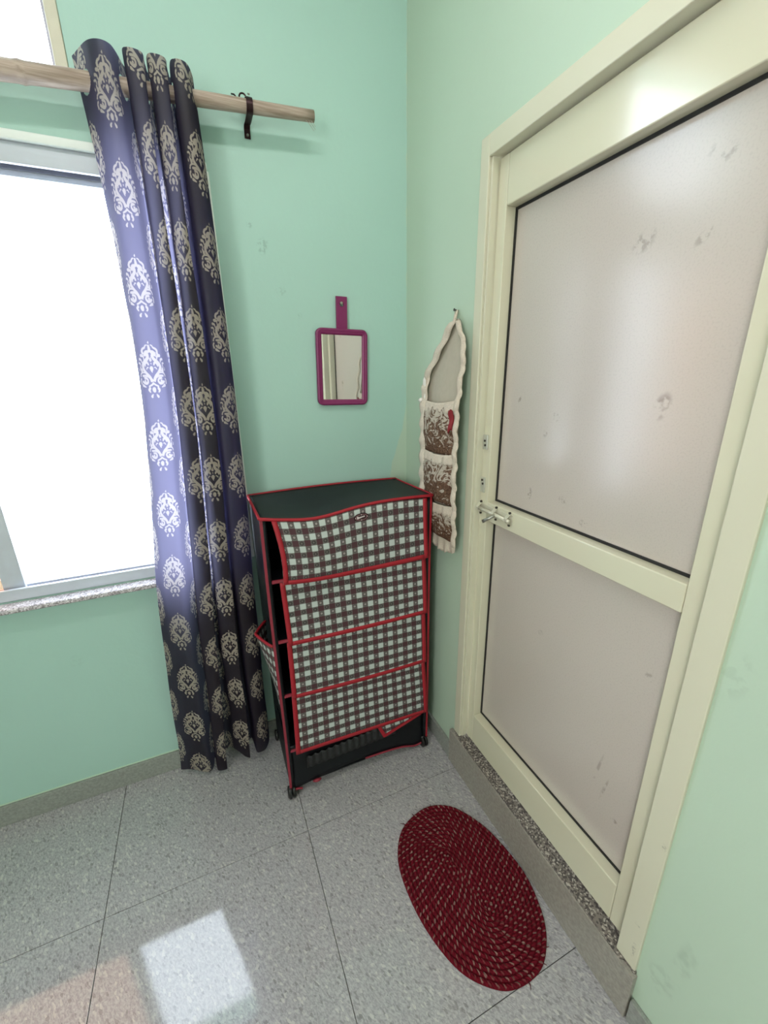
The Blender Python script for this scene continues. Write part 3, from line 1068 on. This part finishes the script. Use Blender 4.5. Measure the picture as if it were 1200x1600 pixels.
for i in range(N):
    j = (i + 1) % N
    fs += [(i, j, N + j, N + i), (2 * N + i, 2 * N + j, 3 * N + j, 3 * N + i), (i, j, 2 * N + j, 2 * N + i), (N + i, N + j, 3 * N + j, 3 * N + i)]
hd.add(vs, fs)
hd.box(-hw, hw, -0.004, 0.004, z0, hz_ - 0.024)
hd.box(-hw + 0.006, hw - 0.006, -0.0052, -0.0038, z0, hz_ - 0.030)
local_build(hd, 'handle', M['purple'], mir)
nl = MB()
nl.cyl((-0.2585, -0.0005, 1.743), (-0.2585, -0.021, 1.743), 0.0022, 10)
nl.cyl((-0.2585, -0.021, 1.743), (-0.2585, -0.0225, 1.743), 0.0048, 12)
tag(nl.build('nail', M['steel'], None), 'steel nail head in the hole of the purple mirror handle', 'nail')

# ------------------------------------------------------------------ fabric storage rack on casters
RX0, RX1, RY0, RY1, RZT = -0.626, -0.072, -0.312, -0.035, 1.116
rk = empty('storage_rack', ((RX0 + RX1) / 2, (RY0 + RY1) / 2, FL))
tag(rk, 'fabric storage rack with red trimmed checked flaps on black casters', 'storage rack')
def post_x(x, z):
    return x
PR = 0.0085
for (x, y) in ((RX0, RY0), (RX1, RY0), (RX0, RY1), (RX1, RY1)):
    front = y == RY0
    p = MB()
    zs = np.linspace(0.058, RZT - 0.004, 14)
    p.tube([(x + 0.0015 * math.sin(z * 6), y, z) for z in zs], PR, 10)
    po = p.build('post', M['black_cloth'], rk, smooth=True)
    if front:
        e = -1 if x == RX0 else 1
        rb = MB()
        pts = [(x + e * 0.005 + 0.0015 * math.sin(z * 6), y - PR * 0.75, z) for z in np.linspace(0.058, RZT - 0.002, 16)]
        rb.ribbon(pts, (1, 0, 0), 0.0125, (0, 1, 0), 0.003)
        rb.build('piping', M['dull_red'] if e < 0 else M['red_ribbon'], po, bevel=0.001)
    # caster
    cs = MB()
    cr = 0.0225
    wx, wy = x - 0.004, y - (0.004 if front else -0.004)
    for k in (-1, 1):
        cs.tube([(wx + k * 0.002, wy, FL + cr), (wx + k * 0.003, wy, FL + cr), (wx + k * 0.011, wy, FL + cr), (wx + k * 0.0145, wy, FL + cr)], [cr * 0.8, cr, cr, cr * 0.72], 22)
    co = cs.build('caster', M['black_plastic'], rk, smooth=False, bevel=0.001)
    st = MB()
    st.tube([(x, y, FL + 0.036), (x, y, FL + 0.046)], 0.006, 10)
    st.tube([(wx - 0.012, wy, FL + 0.0435), (wx + 0.012, wy, FL + 0.0435)], 0.0045, 10)
    st.build('caster_fork', M['black_plastic'], co, smooth=True)
# shelves
SH_Z = [0.905, 0.688, 0.472, 0.232, 0.050]
for i, z in enumerate(SH_Z):
    s = MB()
    s.box(RX0 - 0.002, RX1 + 0.002, RY0 + 0.010, RY1 - 0.010, z - 0.006, z)
    so = s.build('shelf', M['black_cloth'], rk)
    if i < 4:
        e = MB()
        e.tube([(RX0 + 0.006, RY0 - 0.002, z - 0.002), (RX1 - 0.006, RY0 - 0.002, z - 0.016)], 0.006, 10)
        e.build('shelf_rod', M['dull_red'], so, smooth=True)
# cloth sides, back and top
def bulge(u, v):
    return math.sin(PI * u) * math.sin(PI * v)
MB().grid(lambda u, v: (RX0 - 0.009 + 0.010 * bulge(u, v) * math.sin(5 * v), RY0 + 0.004 + u * (RY1 - RY0), 0.42 + v * (RZT - 0.423)), 12, 24).build('side_panel', M['black_sheen'], rk, smooth=True, solid=0.0012)
MB().grid(lambda u, v: (RX0 - 0.005 + 0.010 * bulge(u, v), RY0 + 0.03 + u * (RY1 - RY0 - 0.03), 0.055 + v * 0.363), 12, 12).build('side_panel', M['black_cloth'], rk, smooth=True, solid=0.0012)
MB().grid(lambda u, v: (RX1 + 0.009 + 0.003 * bulge(u, v) * math.sin(7 * v + 1), RY0 + 0.004 + u * (RY1 - RY0), 0.055 + v * (RZT - 0.058)), 12, 24).build('side_panel', M['black_cloth'], rk, smooth=True, solid=0.0012)
MB().grid(lambda u, v: (RX0 + u * (RX1 - RX0), RY1 + 0.010 + 0.003 * math.sin(3 * u * PI) * math.sin(PI * v), 0.055 + v * (RZT - 0.058)), 14, 20).build('back_panel', M['black_cloth'], rk, smooth=True, solid=0.0012)
def front_sag(u):
    """the front top edge drops a little left of its middle"""
    return -0.017 * math.exp(-((u - 0.28) / 0.2) ** 2) * min(1, u / 0.06) - 0.004 * math.sin(u * 2 * PI)
def top_z(u, v):
    fz = RZT + front_sag(u)
    bz_ = RZT - 0.006 + 0.006 * math.sin(u * PI)
    s = v * v * (3 - 2 * v)
    return fz * (1 - s) + bz_ * s - 0.012 * math.sin(PI * v) * math.sin(PI * u)
MB().grid(lambda u, v: (RX0 - 0.010 + u * (RX1 - RX0 + 0.02), RY0 - 0.010 + v * (RY1 - RY0 + 0.022), top_z(u, v)), 40, 20).build('top_panel', M['black_cloth'], rk, smooth=True, solid=0.0016)
tp = MB()
tp.tube([(RX0 - 0.011 + u * (RX1 - RX0 + 0.022), RY0 - 0.012, top_z(u, 0) - 0.001) for u in np.linspace(0, 1, 40)], 0.0052, 8)
tp.tube([(RX0 - 0.011, RY0 - 0.012 + v * (RY1 - RY0 + 0.024), top_z(0, v)) for v in np.linspace(0, 1, 16)], 0.0046, 8)
tp.tube([(RX1 + 0.011, RY0 - 0.012 + v * (RY1 - RY0 + 0.024), top_z(1, v)) for v in np.linspace(0, 1, 16)], 0.0042, 8)
tp.tube([(RX0 - 0.011 + u * (RX1 - RX0 + 0.022), RY1 + 0.012, top_z(u, 1) + 0.001) for u in np.linspace(0, 1, 30)], 0.0042, 8)
tp.build('top_piping', M['red_ribbon'], rk, smooth=True)

def flap(TL, TR, BL, BR, y_top, y_bot, uvoff, kick=0.0, sag=0.0, inset=0.0, name='flap'):
    """checked cloth flap: corners given as (x, z); kick pushes the lower left out"""
    def pt(u, v):                    # v = 0 top, 1 bottom
        x = (TL[0] * (1 - u) + TR[0] * u) * (1 - v) + (BL[0] * (1 - u) + BR[0] * u) * v
        z = (TL[1] * (1 - u) + TR[1] * u) * (1 - v) + (BL[1] * (1 - u) + BR[1] * u) * v
        z += v * sag * math.sin(PI * min(1, u * 1.0)) + (1 - v) * inset * front_sag(0.06 + 0.9 * u)
        y = y_top + (y_bot - y_top) * v
        y -= kick * math.exp(-((u - 0.12) / 0.30) ** 2) * math.sin(PI * min(1, v * 0.75)) 
        x += 0.014 * (1 - u) ** 3 * math.sin(PI * min(1, v * 0.72)) if kick else 0
        y += 0.0016 * math.sin(7 * u + uvoff * 50) * math.sin(PI * v)
        return (x, y, z)
    Wd, Hd = TR[0] - TL[0], TL[1] - BL[1]
    f = MB().grid(pt, 44, 16, lambda u, v: (uvoff + u * Wd, (1 - v) * Hd + uvoff * 0.7)).build(name, M['gingham'], rk, smooth=True, solid=0.0014)
    e = MB()
    bw_u, bw_v = 0.0155 / Wd, 0.0145 / Hd
    def off(p):
        return (p[0], p[1] - 0.0022, p[2])
    def strip(fn, n):
        vs, fs = [], []
        for i in range(n + 1):
            t = i / n
            a, b = fn(t)
            vs += [off(a), off(b)]
        for i in range(n):
            fs.append((2 * i, 2 * i + 1, 2 * i + 3, 2 * i + 2))
        e.add(vs, fs)
    strip(lambda t: (pt(0, t), pt(bw_u, t)), 16)
    strip(lambda t: (pt(1 - bw_u, t), pt(1, t)), 16)
    strip(lambda t: (pt(bw_u * 0.98 + t * (1 - 1.96 * bw_u), 1 - bw_v), pt(bw_u * 0.98 + t * (1 - 1.96 * bw_u), 1)), 44)
    e.build('flap_border', M['red_ribbon'], f, smooth=True, solid=0.0022)
    return f, pt
YT = RY0 - 0.012
f1, pt1 = flap((-0.604, 1.112), (-0.086, 1.108), (-0.602, 0.906), (-0.082, 0.893), YT - 0.002, YT - 0.012, 0.013, kick=0.022, sag=-0.010, inset=1.0)
f2, _ = flap((-0.598, 0.902), (-0.086, 0.886), (-0.592, 0.676), (-0.080, 0.668), YT, YT - 0.008, 0.101, sag=-0.004)
f3, _ = flap((-0.595, 0.684), (-0.084, 0.662), (-0.597, 0.468), (-0.080, 0.452), YT, YT - 0.008, 0.22, sag=-0.006)
f4, _ = flap((-0.597, 0.474), (-0.082, 0.450), (-0.603, 0.228), (-0.070, 0.210), YT, YT - 0.010, 0.34, sag=0.0)
# corner of a folded flap peeping out under the lowest one
cr_ = MB()
tri = [(-0.260, 0.232), (-0.242, 0.150), (-0.090, 0.222)]
cr_.add([(-0.285, YT - 0.002, 0.225), (-0.255, YT - 0.003, 0.158), (-0.100, YT - 0.003, 0.205), (-0.100, YT - 0.002, 0.235)], [(0, 1, 2, 3)],
        [(0.01, 0.08), (0.03, 0.0), (0.185, 0.055), (0.185, 0.08)])
cro = cr_.build('folded_flap', M['gingham'], rk, solid=0.0012)
e = MB()
e.ribbon([(-0.287, YT - 0.0045, 0.227), (-0.257, YT - 0.0055, 0.156)], (0.92, 0, 0.38), 0.013, (0, 1, 0), 0.002)
e.ribbon([(-0.261, YT - 0.0058, 0.158), (-0.098, YT - 0.0058, 0.207)], (-0.29, 0, 0.957), 0.013, (0, 1, 0), 0.002)
e.build('flap_border', M['red_ribbon'], cro)
# open black front of the bottom compartment with its pleated net strip and piping
def hem(u):
    return 0.052 + 0.022 * math.sin(PI * min(1, u * 1.1)) ** 0.8 - 0.012 * math.exp(-((u - 0.93) / 0.08) ** 2)
MB().grid(lambda u, v: (RX0 + 0.006 + u * (RX1 - RX0 - 0.012), RY0 - 0.006 + 0.012 * math.sin(PI * v) , hem(u) * (1 - v) + v * 0.255), 40, 14).build('bottom_front', M['black_cloth'], rk, smooth=True, solid=0.0014)
nt = MB()
def net(u, v):
    x = -0.565 + u * 0.36
    return (x, RY0 - 0.0055 + 0.0035 * math.sin(u * 2 * PI * 14) * (0.4 + 0.6 * v), 0.128 + 0.010 * u + v * (0.052 + 0.012 * u))
nt.grid(net, 168, 4)
nt.build('pleated_strip', M['net'], rk, smooth=True, solid=0.001)
MB().tube([(RX0 + 0.004 + u * (RX1 - RX0 - 0.008), RY0 - 0.009, hem(u) - 0.001) for u in np.linspace(0.52, 1, 24)], 0.0035, 8).build('bottom_piping', M['dull_red'], rk, smooth=True)
MB().tube([(RX0 + 0.002 + u * (RX1 - RX0 - 0.004), RY0 - 0.009, 0.050 + 0.004 * math.sin(u * 70)) for u in np.linspace(0.0, 0.06, 8)], 0.0040, 8).build('bottom_piping', M['dull_red'], rk, smooth=True)
MB().tube([(-0.548, RY0 - 0.009, 0.060), (-0.540, RY0 - 0.014, 0.064), (-0.530, RY0 - 0.014, 0.063), (-0.520, RY0 - 0.010, 0.060)], [0.004, 0.0065, 0.0065, 0.004], 8).build('bottom_piping', M['dull_red'], rk, smooth=True)
# side pocket bulging to the left
def pocket(u, v):                # u front->back, v top->bottom; the rim is drawn out to a corner
    y = RY0 + 0.004 + u * 0.165
    k = min(u / 0.55, (1 - u) / 0.45)
    out = 0.044 * k ** 0.8 * (1 - v) ** 1.1
    z = 0.672 - v * (0.232 - 0.02 * u) + 0.004 * k * (1 - v)
    return (RX0 - 0.0115 - out, y, z)
pk = MB().grid(pocket, 24, 14, lambda u, v: (u * 0.27 + 0.01, (1 - v) * 0.23)).build('side_pocket', M['gingham'], rk, smooth=True, solid=0.0014)
e = MB()
e.tube([pocket(u, 0.0) for u in np.linspace(0, 1, 24)], 0.0048, 8)
e.build('pocket_trim', M['red_ribbon'], pk, smooth=True)
# oval badge
def badge():
    c = Vector(pt1(0.535, 0.135))
    c.y -= 0.0045
    def oval(rx, rz, y, n=32):
        return [(c.x + rx * abs(math.cos(2 * PI * i / n)) ** 0.75 * math.copysign(1, math.cos(2 * PI * i / n)), y, c.z + rz * math.sin(2 * PI * i / n) + 0.07 * rx * math.cos(2 * PI * i / n)) for i in range(n)]
    def disc(rx, rz, y0, y1):
        a, b = oval(rx, rz, y0), oval(rx, rz, y1)
        n = len(a)
        return MB().add(a + b, [tuple(range(n)), tuple(range(n, 2 * n))] + [(i, (i + 1) % n, n + (i + 1) % n, n + i) for i in range(n)])
    b = disc(0.0245, 0.0125, c.y + 0.003, c.y).build('badge', M['badge'], rk)
    rim = MB()
    rim.tube([(p[0], c.y - 0.0004, p[2]) for p in oval(0.0195, 0.0088, 0)], 0.0008, 6, closed=True)
    rim.build('badge_rim', M['badge_rim'], b)
    w_ = MB()
    x = c.x - 0.0145
    for (wd, hi, lo) in ((0.0042, 0.0048, -0.0035), (0.0026, 0.0022, -0.0026), (0.0024, 0.0026, -0.0022), (0.0026, 0.0024, -0.0014), (0.0024, 0.0030, -0.0008), (0.0026, 0.0030, -0.0004), (0.0026, 0.0038, -0.0004)):
        dz = (x - c.x) * 0.09
        w_.box(x, x + wd, c.y - 0.0008, c.y - 0.0001, c.z + lo + dz, c.z + hi + dz)
        x += wd + 0.0010
    for (dx, dz) in ((-0.0195, -0.0014), (0.0195, 0.0014), (0, 0.0088), (0, -0.0088)):
        w_.box(c.x + dx - 0.0012, c.x + dx + 0.0012, c.y - 0.0012, c.y - 0.0001, c.z + dz - 0.0012, c.z + dz + 0.0012)
    w_.build('badge_print', M['badge_white'], b)
badge()

# ------------------------------------------------------------------ hanging pocket organiser on the door wall
og = empty('wall_organizer', (-0.02, -0.33, 1.68))
tag(og, 'cream hanging wall organizer with brown printed pockets and lace beside the door', 'wall organizer')
OY0, OY1 = -0.428, -0.222          # right and left edges
def ox(z):                         # how far the cloth stands off the wall
    return -0.010 - 0.030 * max(0, min(1, (1.66 - z) / 0.25)) + 0.012 * max(0, min(1, (1.15 - z) / 0.25))
def edge_l(z):
    return OY1 if z < 1.50 else OY1 + (-0.352 - OY1) * (z - 1.50) / 0.165
def edge_r(z):
    return OY0 if z < 1.55 else OY0 + (-0.366 - OY0) * ((z - 1.55) / 0.115) ** 1.4
def oback(u, v):
    z = 0.955 + v * (1.663 - 0.955)
    y = edge_r(z) * (1 - u) + edge_l(z) * u
    return (ox(z) + 0.004 * math.sin(u * 9) * math.sin(PI * v), y, z)
MB().grid(oback, 14, 50, lambda u, v: (u * 0.2, v * 0.7)).build('back_cloth', M['cream_cloth'], og, smooth=True, solid=0.003)
# dark stiff backing that shows behind the left shoulder
MB().grid(lambda u, v: (-0.004 - 0.004 * v, (edge_r(1.30 + v * 0.27) + 0.060) * (1 - u) + (edge_l(1.30 + v * 0.27) + 0.010) * u, 1.30 + v * 0.255), 6, 20).build('backing', M['dark_backing'], og, solid=0.003)
def pocket_fn(z0, z1, depth):
    def fn(u, v):
        z = z0 + v * (z1 - z0)
        y = OY0 + 0.006 + u * (OY1 - OY0 - 0.008)
        k = math.sin(PI * u) ** 0.6 * (0.35 + 0.65 * math.sin(PI * min(1, 0.15 + v * 0.75)))
        return (ox(z) - 0.004 - depth * k - 0.0015 * math.sin(u * 19 + v * 5), y, z - 0.010 * math.sin(PI * u) * v)
    return fn
pockets = ((1.262, 1.425, 0.022, 0.0), (1.098, 1.262, 0.020, 0.37), (0.972, 1.092, 0.016, 0.81))
for (z0, z1, dp, uo) in pockets:
    fn = pocket_fn(z0, z1, dp)
    pko = MB().grid(fn, 24, 18, lambda u, v: (uo + u * 0.24, v * 0.2)).build('pocket', M['toile'], og, smooth=True, solid=0.0016)
    # lace along the mouth of the pocket: scalloped strip
    def lace(u, v, fn=fn, dp=dp):
        p = fn(u, 1.0)
        sc_ = 0.005 * abs(math.sin(u * PI * 9))
        drop = v * (0.030 + sc_)
        return (p[0] - 0.003 - 0.002 * v - 0.001 * math.sin(u * 40), p[1], p[2] + 0.006 - drop)
    MB().grid(lace, 72, 4).build('lace', M['lace'], pko, smooth=True, solid=0.0012)
# bottom lace
def blace(u, v):
    y = OY0 - 0.006 + u * (OY1 - OY0 + 0.006)
    zb = 0.978 - v * (0.036 + 0.006 * abs(math.sin(u * PI * 9)) + 0.022 * math.sin(PI * min(1, max(0, u * 1.1))) ** 1.2)
    return (-0.036 - 0.004 * math.sin(u * 30) * v, y, zb)
MB().grid(blace, 72, 5).build('lace', M['lace'], og, smooth=True, solid=0.0012)
# side ruffles
def ruffle(edge, side, z0, z1, wd, lap=0.004):
    def fn(u, v):
        z = z0 + v * (z1 - z0)
        sc_ = 0.82 + 0.18 * abs(math.sin(v * PI * 22))
        y = edge(z) + side * (u * (wd * sc_ + lap) - lap)
        return (ox(z) - 0.008 - 0.010 * math.sin(PI * (0.15 + 0.7 * u)) - 0.003 * math.sin(v * 60), y, z)
    return fn
MB().grid(ruffle(edge_r, -1, 0.965, 1.655, 0.024), 5, 220).build('lace', M['lace'], og, smooth=True, solid=0.0012)
MB().grid(ruffle(edge_l, 1, 1.10, 1.655, 0.012, 0.030), 5, 180).build('lace', M['lace'], og, smooth=True, solid=0.0012)
st = MB()
for i in range(9):
    z = 1.655 - 0.014 * i
    y = edge_l(z) - 0.006
    x = ox(z) - 0.012
    st.tube([(x, y, z), (x, y - 0.004, z - 0.007)], 0.0013, 6)
st.build('stitching', M['dark_backing'], og)
lp = MB()
lp.tube([(-0.022, -0.360, 1.652), (-0.014, -0.356, 1.672), (-0.006, -0.350, 1.686), (-0.006, -0.344, 1.685), (-0.012, -0.348, 1.668), (-0.018, -0.352, 1.652)], [0.006, 0.0045, 0.004, 0.004, 0.0045, 0.005], 8)
lp.build('hanging_loop', M['lace'], og, smooth=True)
kn = MB()
kn.tube([(-0.052, OY1 - 0.006, 1.428), (-0.058, OY1 - 0.003, 1.425), (-0.056, OY1 + 0.010, 1.424)], [0.006, 0.008, 0.005], 8)
kn.build('knot', M['white_plastic'], og, smooth=True)
hk = MB()
hk.cyl((-0.0005, -0.347, 1.687), (-0.014, -0.347, 1.689), 0.0020, 10)
hk.cyl((-0.014, -0.347, 1.689), (-0.0155, -0.347, 1.689), 0.0042, 12)
tag(hk.build('nail', M['screw_dark'], None), 'dark nail the cream wall organizer hangs from', 'nail')
rc = MB()
rc.grid(lambda u, v: (-0.050 - 0.008 * math.sin(PI * u) - 0.003 * math.sin(v * 8), OY0 + 0.010 + u * 0.022, 1.338 + v * 0.062 + 0.006 * math.sin(u * 7)), 8, 10)
tag(rc.build('cloth_scrap', M['red_cloth'], None, smooth=True, solid=0.002), 'red cloth tucked in the top pocket of the wall organizer', 'cloth')
cb = MB()
cb.prism([(-0.232, 1.36), (-0.226, 1.49), (-0.236, 1.50), (-0.244, 1.49), (-0.240, 1.36)], 'x', -0.052, -0.049)
tag(cb.build('comb', M['white_plastic'], None, bevel=0.001), 'thin white plastic strip standing in the top pocket of the wall organizer', 'comb')

# ------------------------------------------------------------------ oval braided rug
rg = empty('rug', (-0.199, -0.8125, FL))
tag(rg, 'oval dark red braided cotton rug lying on the grey floor by the door', 'rug')
ang = math.atan2(-0.989, 0.1455)
AX, BX = 0.253, 0.1745
rug = MB()
CW = 0.0125
NR = int(BX / CW) + 1
for k in range(NR):
    # concentric cord, outermost first; the core is a straight fold
    a0, b0 = AX - k * CW, BX - k * CW
    if b0 < 0.002:
        break
    b1 = b0 - CW if b0 - CW > 0.003 else -0.001
    a1 = a0 - CW
    n = 160
    SEG = 6
    vs, uvs, fs = [], [], []
    al = 0.0
    prevp = None
    for i in range(n + 1):
        th = 2 * PI * i / n
        wob = 1 + 0.006 * math.sin(5 * th + 1.0) + 0.003 * math.sin(11 * th)
        c, s_ = [math.copysign(abs(q_) ** 0.90, q_) for q_ in (math.cos(th), math.sin(th))]
        pm = ((a0 + a1) / 2 * c, (b0 + b1) / 2 * s_)
        if prevp is not None:
            al += math.hypot(pm[0] - prevp[0], pm[1] - prevp[1])
        prevp = pm
        for j in range(SEG + 1):
            f = j / SEG
            a, b = a0 + (a1 - a0) * f, b0 + (b1 - b0) * f
            x, y = a * c * wob, b * s_ * wob
            z = FL + 0.004 + 0.0052 * math.sin(PI * f) ** 0.55 + 0.0006 * math.sin(th * 90 + k)
            if k == 0 and j == 0:
                z = FL + 0.0006
            vs.append((rg.location.x + x * math.cos(ang) - y * math.sin(ang), rg.location.y + x * math.sin(ang) + y * math.cos(ang), z))
            uvs.append((k + min(0.999, max(0.001, f)), al))
    for i in range(n):
        for j in range(SEG):
            p = i * (SEG + 1) + j
            fs.append((p, p + 1, p + SEG + 2, p + SEG + 1))
    rug.add(vs, fs, uvs)
rug.build('braid', M['rug'], rg, smooth=True)
for (t, l, w_) in ((PI + 0.35, 0.018, 0.5), (PI - 0.30, 0.010, -0.4), (0.25, 0.012, 0.3), (-0.1, 0.014, -0.5), (0.45, 0.010, 0.6), (PI + 0.1, 0.008, 0.2)):
    x, y = AX * math.cos(t), BX * math.sin(t)
    p = Vector((rg.location.x + x * math.cos(ang) - y * math.sin(ang), rg.location.y + x * math.sin(ang) + y * math.cos(ang), FL + 0.004))
    d = (p - Vector((rg.location.x, rg.location.y, FL + 0.004))).normalized()
    s_ = Vector((-d.y, d.x, 0)) * w_
    MB().tube([p - d * 0.004, p + (d + s_ * 0.3) * l * 0.5, p + (d + s_) * l], [0.0018, 0.0013, 0.0006], 6).build('loose_thread', M['thread'], rg)
